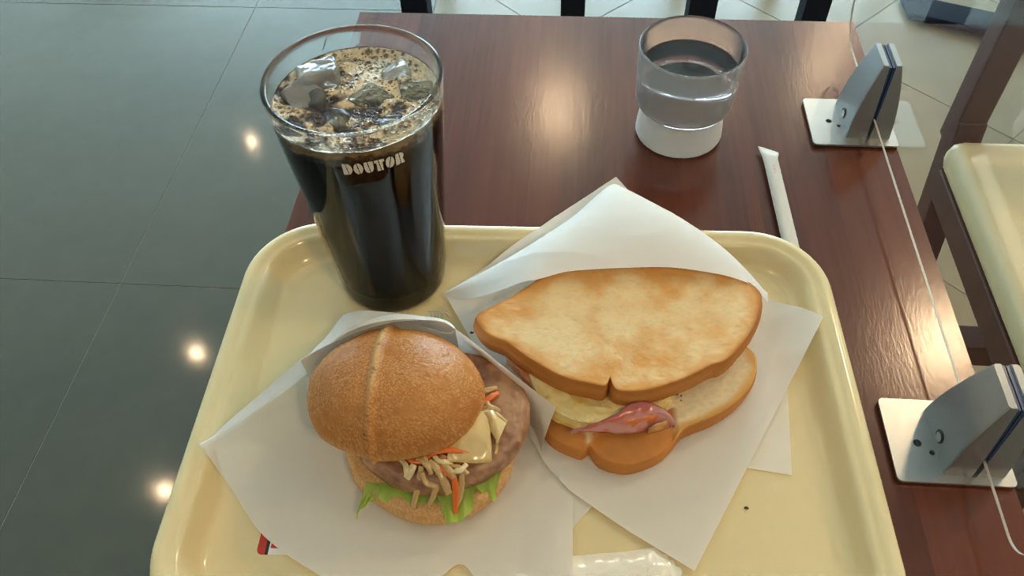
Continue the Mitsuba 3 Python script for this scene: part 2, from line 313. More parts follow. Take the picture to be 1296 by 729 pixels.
froth = froth * (1 - 0.75 * np.exp(-(((X - CX - 0.003) / 0.015) ** 2 + ((Y - CY + 0.010) / 0.011) ** 2)) * sst(0.35, 0.6, nz(P2, 110, 33, 2)))
wht = (sst(0.45, 0.65, nz(P2, 55, 27, 3)) * 0.6 + 0.4 * sst(0.85, 1.0, rr)[:, None])[..., None]
tan, dk = np.array([0.60, 0.46, 0.26]) * (1 - wht) + np.array([0.72, 0.69, 0.58]) * wht, np.array([0.035, 0.014, 0.007])
colr = dk + (tan * (0.65 + 0.7 * fine) - dk) * froth[..., None]
colr = colr * (1 - 0.85 * hole[..., None]) + np.array([0.07, 0.035, 0.014]) * 0.85 * hole[..., None]
m = gridmesh(np.stack([np.swapaxes(X, 0, 1), np.swapaxes(Y, 0, 1), np.swapaxes(Zf, 0, 1)], -1), close_u=True)
m.faces = m.faces[:, ::-1]
put('iced_coffee__froth', m, 'foam', smooth=True, color=np.clip(np.swapaxes(colr, 0, 1).reshape(-1, 3), 0, 1))
sk = [(cr(z) - th + 0.0003, z) for z in (COFZ - 0.0075, COFZ + 0.0028)]
na2 = 300; a2 = np.arange(na2) / na2 * 2 * np.pi; zz = np.linspace(-0.0060, 0.0030, 16)
sv = np.array([[CX + (cr(COFZ + z) - th + 0.00045) * math.cos(t), CY + (cr(COFZ + z) - th + 0.00045) * math.sin(t), COFZ + z] for t in a2 for z in zz]).reshape(na2, 16, 3)
fr = sst(0.42, 0.62, nz(sv, 180, 12, 3) + 0.30 * (zz / 0.005) + 0.15)[..., None]
sc = np.array([0.012, 0.006, 0.005]) * (1 - fr) + np.array([0.36, 0.23, 0.10]) * fr * (0.5 + nz(sv, 700, 2, 2)[..., None])
put('iced_coffee__froth_edge', gridmesh(sv, close_u=True), 'foam', smooth=True, color=np.clip(sc.reshape(-1, 3), 0, 1))
bm = []
for k in range(170):
    t, q = rng.uniform(0, 6.283), math.sqrt(rng.uniform(0.05, 0.97)); r = rng.choice([0.0005, 0.0007, 0.0010, 0.0014], p=[.4, .3, .2, .1])
    s = trimesh.creation.icosphere(2, r); s.apply_scale([1, 1, 0.75]); s.apply_translation([CX + RF * q * math.cos(t) * 0.97, CY + RF * q * math.sin(t) * 0.97, COFZ + 0.0010]); bm.append(s)
tag(put('iced_coffee__bubble', cat(*bm), 'bubble_film', smooth=True), 'small glossy bubbles on the froth', kind='stuff')
cubes = [((384, 88), 0.0105, 0.0065, 20), ((362, 118), 0.0085, 0.004, 50), ((412, 96), 0.009, 0.003, 75), ((398, 128), 0.010, 0.0025, 10), ((513, 82), 0.0075, 0.002, 30), ((470, 122), 0.0095, 0.001, 55), ((534, 116), 0.008, 0.0015, 15), ((430, 152), 0.009, 0.0015, 40), ((488, 150), 0.009, 0.000, 70)]
where = ['pale ice cube rising highest at the far left of the coffee', 'ice cube against the left wall of the tall glass', 'brownish ice cube just right of the highest one in the coffee', 'ice cube left of the middle of the coffee', 'ice cube at the far right edge of the coffee froth', 'dark wet ice cube in the middle of the coffee', 'ice cube against the right wall of the tall glass', 'ice cube near the front left rim of the tall glass', 'ice cube sunk deepest near the front of the coffee']
for n_, ((px, h, dz, ang), lab) in enumerate(zip(cubes, where)):
    c = at(px, COFZ); g = np.random.default_rng(40 + n_)
    s = m3.Manifold.sphere(h * 0.28, 16)
    J = m3.Manifold.batch_hull([s.translate([(h * 0.74 + g.uniform(-.1, .1) * h) * i, (h * 0.74 + g.uniform(-.1, .1) * h) * j, (h * 0.74 + g.uniform(-.1, .1) * h) * k]) for i in (-1, 1) for j in (-1, 1) for k in (-1, 1)]).refine_to_length(0.0012)
    m = man(J); m.vertices += m.vertex_normals * (0.0022 * (nz(m.vertices + n_, 190, 3, 3) - 0.5))[:, None]
    m.apply_transform(trimesh.transformations.euler_matrix(g.uniform(-.5, .5), g.uniform(-.5, .5), math.radians(ang)))
    d = np.array([c[0] - CX, c[1] - CY]); lim = RF - 0.0008 - np.hypot(m.vertices[:, 0], m.vertices[:, 1]).max() * 0.93
    if np.linalg.norm(d) > lim: d *= lim / np.linalg.norm(d)
    m.apply_translation([CX + d[0], CY + d[1], COFZ + dz * 0.9 + (0.0018 if n_ in (2, 5, 6) else 0.0034) - m.vertices[:, 2].max()])
    tag(put('ice_cube', m, 'cloudy_ice' if n_ in (0, 1, 4) else 'clear_ice', smooth=True), lab, 'ice cube', 'ice cubes in the coffee')
# stencil lettering printed round the glass
def letter(ch):
    if ch == 'D': o = sbox(0, 0, .45, 1).union(affinity.scale(Point(.40, .5).buffer(1, 32), .48, .5, origin=(.40, .5)).intersection(sbox(.40, 0, 1, 1)))
    elif ch == 'O': o = affinity.scale(Point(.43, .5).buffer(1, 32), .43, .5, origin=(.43, .5))
    elif ch == 'U': o = sbox(0, .4, .84, 1).union(affinity.scale(Point(.42, .42).buffer(1, 32), .42, .42, origin=(.42, .42)).intersection(sbox(0, 0, 1, .45)))
    elif ch == 'T': o = unary_union([sbox(-.02, .76, .92, 1), sbox(.17, 0, .74, 1)]).difference(affinity.scale(Point(.0, .62).buffer(1), .16, .16, origin=(0, .62)))
    else: o = unary_union([sbox(0, 0, .40, 1), affinity.scale(Point(.42, .70).buffer(1, 24), .42, .30, origin=(.42, .70)), Polygon([(.40, .5), (.70, .5), (.92, 0), (.48, 0), (.40, .3)])])
    x = {'D': .40, 'O': .43, 'U': .42, 'T': .455, 'R': .44}[ch]
    sl = 0.20
    return o.difference(Polygon([(x - sl - .045, -.1), (x - sl + .045, -.1), (x + sl + .045, 1.1), (x + sl - .045, 1.1)]) if ch == 'O2' else Polygon([(x - .10 - .04, 1.1), (x - .10 + .04, 1.1), (x + .10 + .04, -.1), (x + .10 - .04, -.1)]))
def letter_o2():
    o = affinity.scale(Point(.43, .5).buffer(1, 32), .43, .5, origin=(.43, .5))
    return o.difference(Polygon([(.43 - .20 - .05, -.1), (.43 - .20 + .05, -.1), (.43 + .20 + .05, 1.1), (.43 + .20 - .05, 1.1)]))
x = 0; H = 0.0074
for i, ch in enumerate('DOUTOR'):
    g = letter_o2() if i == 4 else letter(ch)
    parts = []
    for q in getattr(g, 'geoms', [g]):
        if q.area < 0.01: continue
        e = trimesh.creation.extrude_polygon(Polygon(q.exterior.segmentize(0.12)), 0.025, engine='earcut'); parts.append(e)
    m = cat(*parts); v = m.vertices.copy()
    ang = math.radians(-89.5) + ((x + v[:, 0]) / 6.05) * math.radians(41.5); z = 0.1338 + v[:, 1] * H
    rad = cr(z) + 0.00005 + v[:, 2] * 0.006
    put('tall_glass__letter', trimesh.Trimesh(np.stack([CX + rad * np.cos(ang), CY + rad * np.sin(ang), z], 1), m.faces, process=False), 'letter_white')
    x += {'D': 1.0, 'O': 1.0, 'U': .98, 'T': 1.02, 'R': 1}[ch]

# ================================================================= water tumbler
WX, WY = 0.0840, 0.4792
wo = [(0, 0.0004), (0.029, 0.0004), (0.0315, 0.0012), (0.0325, 0.0035), (0.0318, 0.012), (0.0306, 0.022), (0.0304, 0.0275)]
wo2 = [(0.0304, 0.0275), (0.0318, 0.0292), (0.0343, 0.0305), (0.0352, 0.0335), (0.0358, 0.045), (0.0371, 0.0745), (0.0371, 0.0760), (0.0364, 0.0768)]
wi = [(0.0352, 0.0764), (0.0346, 0.0745), (0.0334, 0.045), (0.0328, 0.0345), (0.0315, 0.0318), (0.0287, 0.0295), (0.0280, 0.022), (0.0285, 0.012), (0.027, 0.0085), (0.0, 0.0080)]
tag('tumbler', 'short clear stacking tumbler of iced water with a misted wall and whitish base', 'glass')
put('tumbler__foot', lathe(wo, 96, (WX, WY)), 'frosted_glass', smooth=50)
put('tumbler__bowl', lathe(wo2, 96, (WX, WY)), 'misty_glass', smooth=50)
put('tumbler__inner_wall', lathe(wi, 96, (WX, WY)), 'glass', smooth=50)
e = 0.0003
wat = [(0, 0.0077), (0.027 + e, 0.0082), (0.0285 + e, 0.012), (0.0280 + e, 0.022), (0.0287 + e, 0.0295), (0.0315 + e, 0.0316), (0.0328 + e, 0.0343), (0.0334 + e, 0.045), (0.0340 + e, 0.0585), (0.0335, 0.0580), (0.030, 0.0577), (0, 0.0577)]
tag(put('water', lathe(wat, 96, (WX, WY)), 'water_ior', smooth=40), 'clear water standing in the short tumbler', 'water')

# ================================================================= paper straw in its wrapper
A, B = at((972.5, 189), 0.004), at((1003, 318), 0.004)
d = (B - A) / np.linalg.norm(B - A); B = A + d * 0.118; nrm = np.array([-d[1], d[0], 0])
ts = np.linspace(0, 1, 60); sec = []
for t in ts:
    fl = sst(0.10, 0.0, t) if t < 0.10 else 0.0
    w, h = 0.0052 + 0.0018 * fl, 0.0034 * (1 - fl) + 0.0004
    a = np.arange(28) / 28 * 2 * np.pi; ex = 2 / 2.6
    cxs, czs = np.sign(np.cos(a)) * np.abs(np.cos(a)) ** ex, np.sign(np.sin(a)) * np.abs(np.sin(a)) ** (2 / 1.7)
    p = A + d * (t * 0.118); p = p + d * 0.004 * fl * 0
    sec.append(p[None, :] * [1, 1, 0] + nrm * (w * cxs)[:, None] + np.array([0, 0, 1]) * (0.0040 + h * czs)[:, None] + d * (0.0035 * fl * cxs)[:, None])
m = gridmesh(np.swapaxes(np.array(sec), 0, 1), close_u=True); trimesh.repair.fix_normals(m)
tag('drinking_straw', 'drinking straw in a white paper sleeve lying beyond the tray corner', 'straw')
put('drinking_straw__paper_sleeve', m, 'paper', smooth=60)
put('drinking_straw__tube', cyl(A + d * 0.014, A + d * 0.117, 0.0027), 'white_print', smooth=40)
for s in (0.020, 0.0235):
    c = A + d * s; pth = [c + nrm * (0.0028 * math.cos(t)) + d * (0.0016 * math.sin(2 * t) + 0.001 * t) + [0, 0, 0.00385 - 0.0018 * abs(math.cos(t)) ** 2] for t in np.linspace(0.3, 4.6, 16)]
    put('drinking_straw__printed_mark', sweep(pth, 0.00030, 0.0001, 6), 'pink_print', smooth=True)

# ================================================================= partition clamps and acrylic panel
PX = 0.2237
def clamp(y0, y1, py0, py1, lab):
    k = 'partition_clamp' if 'partition_clamp' not in labels else 'partition_clamp_001'
    tag(k, lab, 'clamp', 'partition clamps')
    g = sbox(0.1830, py0, 0.2450, py1).buffer(-0.003).buffer(0.003, 12)
    holes = [(0.1985, (y0 + y1) / 2 - 0.002, 0.0022), (0.2050, (y0 + y1) / 2 - 0.0075, 0.0015)]
    for hx, hy, hr in holes: g = g.difference(Point(hx, hy).buffer(hr))
    m = trimesh.creation.extrude_polygon(g, 0.0016, engine='earcut'); m.apply_translation([0, 0, 0.0020])
    put(k + '__base_plate', m, 'steel')
    for hx, hy, hr in holes: put(k + '__screw_hole', cyl((hx, hy, 0.0016), (hx, hy, 0.0024), hr * 1.1), 'hole_dark')
    put(k + '__foot_pad', box((0.1838, py0 + 0.001, 0.0), (0.2443, py1 - 0.001, 0.0020)), 'hole_dark')
    # two jaws: an ogive seen along the panel, tapering towards the top
    for sgn in (-1, 1):
        zs = np.linspace(0.0034, 0.0615, 22); P = []
        for z in zs:
            t = (z - 0.0024) / 0.0591; half = 0.0163 - 0.0092 * t ** 1.9 - 0.0004 * t
            gap = 0.0012 + 0.0011 * t; ya, yb = y0 + 0.0065 * t ** 1.2, y1 - 0.0075 * t ** 1.3
            rd = 0.0016; xo, xi = half, gap
            c = [(xi, ya), (xo - rd, ya), (xo - 0.3 * rd, ya + 0.3 * rd), (xo, ya + rd), (xo, yb - rd), (xo - 0.3 * rd, yb - 0.3 * rd), (xo - rd, yb), (xi, yb)]
            P.append([(PX + sgn * a, b, z) for a, b in c])
        c = np.array(P[-1]); cc = c.mean(0); P.append([tuple(cc + (q - cc) * [0.86, 0.965, 1] + [0, 0, 0.0011]) for q in c])
        P = np.array(P); m = gridmesh(np.swapaxes(P, 0, 1), close_u=True); n = len(P)
        v = np.vstack([m.vertices, P[-1].mean(0)[None], P[0].mean(0)[None]]); j = np.arange(8); q = (j + 1) % 8
        m = trimesh.Trimesh(v, np.vstack([m.faces, np.stack([j * n + n - 1, q * n + n - 1, j * 0 + 8 * n], 1), np.stack([q * n, j * n, j * 0 + 8 * n + 1], 1)]), process=False); trimesh.repair.fix_normals(m)
        jk = put(k + '__jaw', m, 'silver_paint', smooth=32)
        P = []
        for z in np.linspace(0.0185, 0.0612, 12):
            t = (z - 0.0024) / 0.0591; gap = 0.0012 + 0.0011 * t + 0.0002; ya, yb = y0 + 0.0065 * t ** 1.2 + 0.0004, y1 - 0.0075 * t ** 1.3 - 0.0004
            P.append([(PX + sgn * 0.0004, ya, z), (PX + sgn * gap, ya, z), (PX + sgn * gap, yb, z), (PX + sgn * 0.0004, yb, z)])
        P = np.array(P); m = gridmesh(np.swapaxes(P, 0, 1), close_u=True); n = len(P)
        m = trimesh.Trimesh(m.vertices, np.vstack([m.faces, [[n - 1, 2 * n - 1, 3 * n - 1], [n - 1, 3 * n - 1, 4 * n - 1], [2 * n, n, 0], [3 * n, 2 * n, 0]]]), process=False); trimesh.repair.fix_normals(m)
        lk = put(k + '__slot_lining', m, 'blue_plastic'); labels[lk] = {'label': 'dark blue strip lining the slot'}
    # recessed screw on the table side of the near jaw
    hx, hy, hz = PX - 0.01615, (y0 + y1) / 2 - 0.0015, 0.0112
    put(k + '__screw', cat(cyl((hx - 0.0004, hy, hz), (hx + 0.003, hy, hz), 0.0038), ), 'hole_dark', smooth=40)
    put(k + '__screw', cat(cyl((hx - 0.0005, hy, hz - 0.0006), (hx + 0.002, hy, hz - 0.0006), 0.0028, 16)), 'steel', smooth=20)
clamp(0.4735, 0.5156, 0.4655, 0.5195, 'silver partition clamp with steel base plate, the farther one behind the straw')
clamp(0.2013, 0.2420, 0.1965, 0.2475, 'silver partition clamp with steel base plate, the nearer one beside the tray')
y0, y1, z0, z1, r = 0.1500, 0.5915, 0.0165, 0.48, 0.014
a = np.radians(np.linspace(180, 270, 10)); near = [(y0 + r + r * math.cos(t), z0 + r + r * math.sin(t)) for t in a]
rf = 0.034; far = [(y1 - rf + rf * math.cos(t), z0 + 0.004 + rf + rf * math.sin(t)) for t in np.radians(np.linspace(270, 360, 12))]
out = near + far + [(y1, z1), (y0, z1)]
P = Polygon(out); m = trimesh.creation.extrude_polygon(P, 0.001, engine='earcut')
v2, f2 = trimesh.creation.triangulate_polygon(P, engine='earcut')
tag('acrylic_panel', 'clear acrylic partition panel standing in two silver clamps along the table edge', 'partition')
put('acrylic_panel__sheet', (np.stack([np.full(len(v2), PX), v2[:, 0], v2[:, 1]], 1), f2), 'panel_glass')
path = np.array([(PX, a_, b_) for a_, b_ in [(y0, z1)] + near + far + [(y1, z1)]])
q = []
for i in range(len(path)):
    t = path[min(i + 1, len(path) - 1)] - path[max(i - 1, 0)]; t /= np.linalg.norm(t); nn = np.cross([1, 0, 0], t)
    q.append([path[i] + [sx * 0.0008, 0, 0] + nn * sn * 0.0002 for sx, sn in ((-1, -1), (1, -1), (1, 1), (-1, 1))])
m = gridmesh(np.swapaxes(np.array(q), 0, 1), close_u=True); trimesh.repair.fix_normals(m)
put('acrylic_panel__edge', m, 'panel_edge')

# ================================================================= food heights for draping
BUNC, BUNR, BUNZ, BUNH = np.array([-0.0830, 0.2090]), 0.0450, 0.0440, 0.0315
def bunz(x, y):
    q = np.hypot(np.asarray(x) - BUNC[0], np.asarray(y) - BUNC[1]) / (BUNR + 0.001)
    return np.where(q < 1, BUNZ + BUNH * np.sqrt(np.clip(1 - q ** 2.4, 0, 1)) ** 1.0, 0)

# ================================================================= napkin, wet-towel pack
def znap(x, y): return np.maximum(trayz(x, y), 0.004) + 0.0006 + 0.0003 * nz(np.stack([x, y, x * 0], -1), 60, 3, 2) - 0.0004 * np.exp(-((y - 0.209) / 0.0010) ** 2)
tag(put('napkin', sheet([(0.134, 0.262), (0.1272, 0.1957), (0.050, 0.2050), (0.056, 0.270)], znap, 0.0025), 'napkin_paper', smooth=True), 'white paper napkin lying under the right side of the sandwich wrapper', 'napkin')
pk = [(640, 718), (725, 702.5), (790, 697), (830, 692)] + [(838 + 4.4 * i + (2 if i % 2 else 0), 697 + 4.0 * i + (0 if i % 2 else 2.5)) for i in range(7)] + [(858, 740), (640, 760)]
pkp = ats(pk, 0.006)
def zpk(x, y):
    c = pkp.mean(0); P = Polygon(pkp)
    import shapely
    dd = shapely.distance(P.exterior, shapely.points(np.asarray(x), np.asarray(y)))
    return 0.0046 + 0.0042 * (1 - np.exp(-dd / 0.006)) * sst(0.064, 0.050, x) + 0.0012 * (nz(np.stack([x, y, x * 0], -1), 120, 6, 2) - 0.4)
tag('wet_towel_pack', 'glossy plastic wet towel pack with a toothed end below the wrappers', 'packet')
put('wet_towel_pack__film', sheet(pkp, zpk, 0.0018), 'film', smooth=True)

# ================================================================= wrappers
def wr(x, y, s=1.0): q = np.stack([x, y, np.asarray(x) * 0], -1); return s * (0.0010 * (nz(q, 28, 11, 3) - 0.5) + 0.0007 * np.clip(1 - np.abs(2 * nz(q * [1.0, 0.8, 1], 22, 17, 2) - 1) * 3.2, 0, 1) ** 1.5)
# sandwich wrapper: lower sheet
tT, tL, tB, tR = at((780, 222), 0.030)[:2], at((562, 373), 0.012)[:2], at((880, 722), 0.0085)[:2], at((1042, 402), 0.0205)[:2]
tT2 = at((797, 238), 0.030)[:2]
def zlow(x, y):
    z = 0.0068 + sst(0.300, 0.350, y) * 0.0155 + np.maximum(0, y - 0.352) * 0.14
    z = np.maximum(z, 0.0068 + 0.014 * sst(0.122, 0.156, x)) + 0.006 * sst(-0.045, -0.072, x) + 0.0015 * sst(0.022, 0.004, x) * sst(0.23, 0.20, y)
    return np.maximum(z, trayz(x, y) + 0.0010) + wr(x, y) + 0.0004
tag('sandwich_wrapper', 'white waxed paper pocket wrapped round the toasted sandwich', 'wrapper')
lowpoly = [tT, tT2, tR, tB, at((800, 675), 0.0075)[:2], at((720, 621), 0.0075)[:2], at((692, 592), 0.008)[:2], at((640, 500), 0.0075)[:2], tL]
put('sandwich_wrapper__lower_sheet', sheet(lowpoly, zlow, 0.0032), 'paper', smooth=True)
# upper sheet: from the folded edges down to the mouth lying on the bread
ths = np.linspace(0, 1, 90)
Lp, Tp, Rp = np.r_[tL, zlow(*tL) + 0.0008], np.array([*at((777, 233), 0.0325)[:2], 0.0325]), np.r_[at((972, 371), 0.024)[:2], 0.024]
E = spline([Lp, Lp * 0.66 + Tp * 0.34 + [0.0075, -0.004, 0.004], Lp * 0.33 + Tp * 0.67 + [0.0060, -0.004, 0.003], Tp, Tp + [0.006, -0.004, 0.0008], Tp * 0.64 + Rp * 0.36 + [0.003, 0.002, 0.004], Rp], 90)
mp = [((565, 375), 0.0145), ((590, 378.5), 0.024), ((640, 365), 0.0470), ((672, 355), 0.0545), ((720, 343.5), 0.0560), ((790, 339), 0.0565), ((850, 338.5), 0.0560), ((905, 346), 0.0550), ((945, 357.5), 0.0500), ((962, 370), 0.040), ((972, 385), 0.029)]
Mo = spline([np.r_[at(p, z)[:2], z] for p, z in mp], 90)
tt = np.linspace(0, 1, 50)
P = E[:, None] * (1 - tt)[None, :, None] + Mo[:, None] * tt[None, :, None]
sw = np.sin(np.pi * np.clip(ths, 0, 1)) ** 0.6
P[..., 2] += (0.011 * sw[:, None] * np.sin(np.pi * tt ** 0.85)[None]) + wr(P[..., 0], P[..., 1], 0.9) * np.sin(np.pi * tt)[None]
put('sandwich_wrapper__upper_sheet', gridmesh(P), 'paper', smooth=True)

# burger wrapper: a pocket, open at the front, its mouth line lying over the bun
Cl = [((251, 561.5), 0.0225), ((258, 560), 0.0235), ((290, 532), 0.030), ((335, 494), 0.039), ((380, 456.5), 0.050), ((420, 434), 0.0595), ((468, 415), 0.0665), ((503, 407), 0.0685), ((559, 407), 0.0650), ((577, 417), 0.0605), ((640, 466), 0.0485), ((680, 497), 0.041), ((704, 515), 0.036)]
Cc = np.array([np.r_[at(p, z)[:2], z] for p, z in Cl])
n = 150
Cs = spline(Cc, n)
Gc = [(*Cc[0][:2], 0.0215), (-0.172, 0.206, 0.0165), (-0.150, 0.238, 0.0080), (-0.124, 0.268, 0.0075), (-0.094, 0.279, 0.0075), (-0.068, 0.268, 0.0075), (-0.044, 0.250, 0.0075), (-0.026, 0.232, 0.0078), (*at((676, 545), 0.009)[:2], 0.009), (*at((685, 572), 0.009)[:2], 0.009)]
Gs = spline(Gc, n)
Fc = [(*Cc[0][:2], 0.0212)] + [(*at(p, 0.0064)[:2], 0.0064) for p in [(292, 618), (330, 675), (365, 704), (405, 729), (450, 757), (500, 765), (545, 742), (583, 714), (604, 735), (650, 790), (724, 790), (724.5, 729), (725, 680), (725, 628), (703, 604), (689, 587)]]
Fs = spline(Fc, n)
tq = np.linspace(0, 1, 70); P = np.zeros((n, 70, 3))
for i in range(n):
    pts = np.array([Fs[i], Fs[i] * 0.5 + Gs[i] * 0.5, Gs[i], Gs[i] * 0.45 + Cs[i] * 0.55 + (Gs[i] - Cs[i]) * [0.12, 0.12, 0], Cs[i]])
    L = np.r_[0, np.cumsum(np.linalg.norm(np.diff(pts, axis=0), axis=1) + 1e-5)]; L /= L[-1]
    P[i] = PchipInterpolator(L, pts)(tq)
P[..., 2] += wr(P[..., 0], P[..., 1], 0.45) * np.sin(np.pi * np.linspace(0, 1, n))[:, None] * (1 - tq ** 8)[None]
ff = tq[None, :] < 0.6
crease = 0.0028 * sst(-0.018, 0.004, P[..., 0]) * sst(0.18, 0.15, P[..., 1])
P[..., 2] = np.where(P[..., 2] < 0.02, np.maximum(P[..., 2] + crease, np.maximum(trayz(P[..., 0], P[..., 1]) + 0.0012, 0.0062)), P[..., 2])
P[..., 2] = np.maximum(P[..., 2], np.where(bunz(P[..., 0], P[..., 1]) > 0.058, bunz(P[..., 0], P[..., 1]) + 0.0010, 0) * (tq[None] > 0.7))
tag('burger_wrapper', 'white waxed paper pocket open round the hamburger', 'wrapper')
put('burger_wrapper__front_sheet', gridmesh(P), 'paper', smooth=True)
# the back of the pocket behind the mouth line
s0, s1 = int(np.argmin(np.linalg.norm(Cs - Cc[4], axis=1))), int(np.argmin(np.linalg.norm(Cs - Cc[9], axis=1)))
Bk = spline([Cs[s0]] + [np.r_[at(p, z)[:2], z] for p, z in [((396, 443), 0.0500), ((411, 428), 0.0450), ((432, 400.5), 0.036), ((458, 392.5), 0.036), ((510, 397), 0.046), ((560, 404), 0.052)]] + [Cs[s1]], s1 - s0 + 1)
Q = Cs[s0:s1 + 1, None] * (1 - np.linspace(0, 1, 16))[None, :, None] + Bk[:, None] * np.linspace(0, 1, 16)[None, :, None]
Dn = Bk.copy(); Dn[:, 2] = 0.009; Dn[:, 1] += 0.004
Q = np.concatenate([Q, (Bk[:, None] * (1 - np.linspace(0, 1, 12)[1:])[None, :, None] + Dn[:, None] * np.linspace(0, 1, 12)[1:][None, :, None])], 1)
put('burger_wrapper__back_sheet', gridmesh(Q), 'paper', smooth=True)
tri = ats([(640, 630), (690, 590), (753, 637), (722, 672), (690, 705), (640, 690)], 0.0062)
put('burger_wrapper__lower_sheet', sheet(tri, lambda x, y: 0.0058 + 0 * x, 0.003), 'paper', smooth=True)
# faint print showing on the wrapper behind the tall glass
for a_, b_ in (((545, 396), (547, 405)), ((549, 395.5), (551, 398)), ((551, 398), (550.5, 404)), ((554, 396), (553.5, 404)), ((557, 397), (560, 399)), ((560, 399), (558, 402)), ((558, 402), (561, 404)), ((563, 396), (568, 402)), ((541, 394.5), (566, 393.5))):
    p, q = at(a_, 0.0105), at(b_, 0.0105)
    put('serving_tray__printed_mark', sweep(np.linspace(p, q, 4) * [1, 1, 0] + [0, 0, 0.0105], 0.0003, 0.00008, 6), 'grey_print')

# ================================================================= bread
def polar(outline, rings, n=360):
    """star-shaped slab: outline (k,2) closed; rings: list of (scale, z offset fn) from top centre over the edge to bottom centre"""
    P = spline(outline, n, closed=True); c = P.mean(0)
    V = np.array([[np.r_[c + (p - c) * s, z] for s, z in rings] for p in P])
    return V, c, P
def slab(key, outline, base, thick, tilt, paint, bsdf, rnd=0.35, bulge=0.010, n=420, lump=0.0006, seed=1, top_dip=0.0, lobe=None):
    r = thick * rnd
    P = spline(outline, n, closed=True); c = P.mean(0)
    R0 = np.linalg.norm(P - c, axis=1).mean()
    top = [(s, 0.0) for s in np.r_[0.001, np.linspace(0.03, 0.90, 60), np.linspace(0.905, 0.975, 14)]]
    arc = [(0.975 + 0.025 * math.sin(t), -r * (1 - math.cos(t))) for t in np.linspace(0.1, math.pi / 2, 10)]
    side = [(1.0 + bulge * math.sin(math.pi * u), -r - (thick - 2 * r) * u) for u in np.linspace(0.08, 0.92, 12)]
    arc2 = [(0.975 + 0.025 * math.cos(t), -(thick - r) - r * math.sin(t)) for t in np.linspace(0, math.pi / 2 - 0.1, 8)]
    bot = [(s, -thick) for s in np.linspace(0.97, 0.001, 14)]
    rings = np.array(top + arc + side + arc2 + bot)
    V = np.zeros((n, len(rings), 3)); V[..., :2] = c + (P - c)[:, None] * rings[None, :, 0, None]; V[..., 2] = rings[None, :, 1]
    m = gridmesh(V, close_u=True); trimesh.repair.fix_normals(m)
    Q = m.vertices.reshape(n, len(rings), 3)
    col = paint(Q, rings, c, P)
    if lobe is not None:                                          # where the crust of the loaf's crown turns up towards the viewer
        for xa, xb, s0, drop in lobe:
            w = sst(xa - 0.002, xa + 0.002, Q[..., 0]) * sst(xb + 0.002, xb - 0.002, Q[..., 0]) * (Q[..., 1] < c[1]); s_ = np.broadcast_to(rings[None, :, 0], w.shape)
            tq_ = w * sst(s0, s0 + 0.03, s_ + 0.02 * (nz(Q, 150, 3, 2) - 0.5)); n1 = nz(Q, 60, seed, 3)[..., None]
            col = col * (1 - tq_[..., None]) + np.array([0.50, 0.195, 0.045]) * (0.7 + 0.6 * n1) * tq_[..., None]
            Q = Q.copy(); Q[..., 2] -= np.where(Q[..., 2] > -2 * thick, drop * w * sst(s0, 1.0, s_) ** 1.5, 0) * np.clip(1 + Q[..., 2] / thick, 0, 1)
        m = trimesh.Trimesh(Q.reshape(-1, 3), m.faces, process=False)
    nn = m.vertex_normals.reshape(Q.shape)
    Q = Q + nn * (lump * (nz(Q + seed, 90, seed, 3) - 0.5) + 0.3 * lump * (nz(Q, 500, seed, 2) - 0.5))[..., None]
    w = (Q[..., 2] > -0.3 * thick)
    Q[..., 2] += np.where(w, -top_dip * (1 - rings[None, :, 0] ** 3), 0)
    Q[..., 2] += base + tilt[0] * (Q[..., 0] - c[0]) + tilt[1] * (Q[..., 1] - c[1])
    put(key, trimesh.Trimesh(Q.reshape(-1, 3), m.faces, process=False), bsdf, smooth=True, color=np.clip(col.reshape(-1, 3), 0, 1))
    return c
def toast_paint(deep, seed, patch=1.0):
    def f(Q, rings, c, P):
        s = np.broadcast_to(rings[None, :, 0], Q.shape[:2]); z = np.broadcast_to(rings[None, :, 1], Q.shape[:2])
        n1, n2, n3 = nz(Q, 26, seed, 3), nz(Q, 110, seed + 3, 3), nz(Q * [1, 2.2, 1], 420, seed + 5, 2)
        pale, gold, brown, crust = np.array([0.80, 0.61, 0.33]), np.array([0.66, 0.31, 0.075]), np.array([0.42, 0.155, 0.030]), np.array([0.44, 0.17, 0.040])
        t = sst(0.38, 0.72, 0.7 * n1 + 0.3 * n2 + 1.1 * np.maximum(0, Q[..., 0] - 0.075)) * 0.85 * patch + 0.30 * (n3 - 0.5) + 0.08
        t = np.clip(t, 0, 1)[..., None]
        col = (pale * (1 - t) + gold * t) * (0.90 + 0.20 * n3[..., None]) * (1 - 0.07 * sst(0.62, 0.85, meshkit.noise(Q * [600, 900, 600], seed + 9)))[..., None]
        e = (sst(0.80, 0.985, s + 0.10 * (n2 - 0.5)) * 0.9)[..., None]; col = col * (1 - e) + gold * e
        e = sst(0.93, 0.995, s + 0.03 * (n2 - 0.5))[..., None]; col = col * (1 - e) + brown * e
        e = (sst(-0.0012, -0.004, z))[..., None]; cc = crust * (0.75 + 0.6 * n1[..., None]); col = col * (1 - e) + cc * e
        sp = (sst(0.80, 0.9, meshkit.noise(Q * 330, seed + 9)) * sst(0.9, 0.7, s))[..., None]; return col
    return f
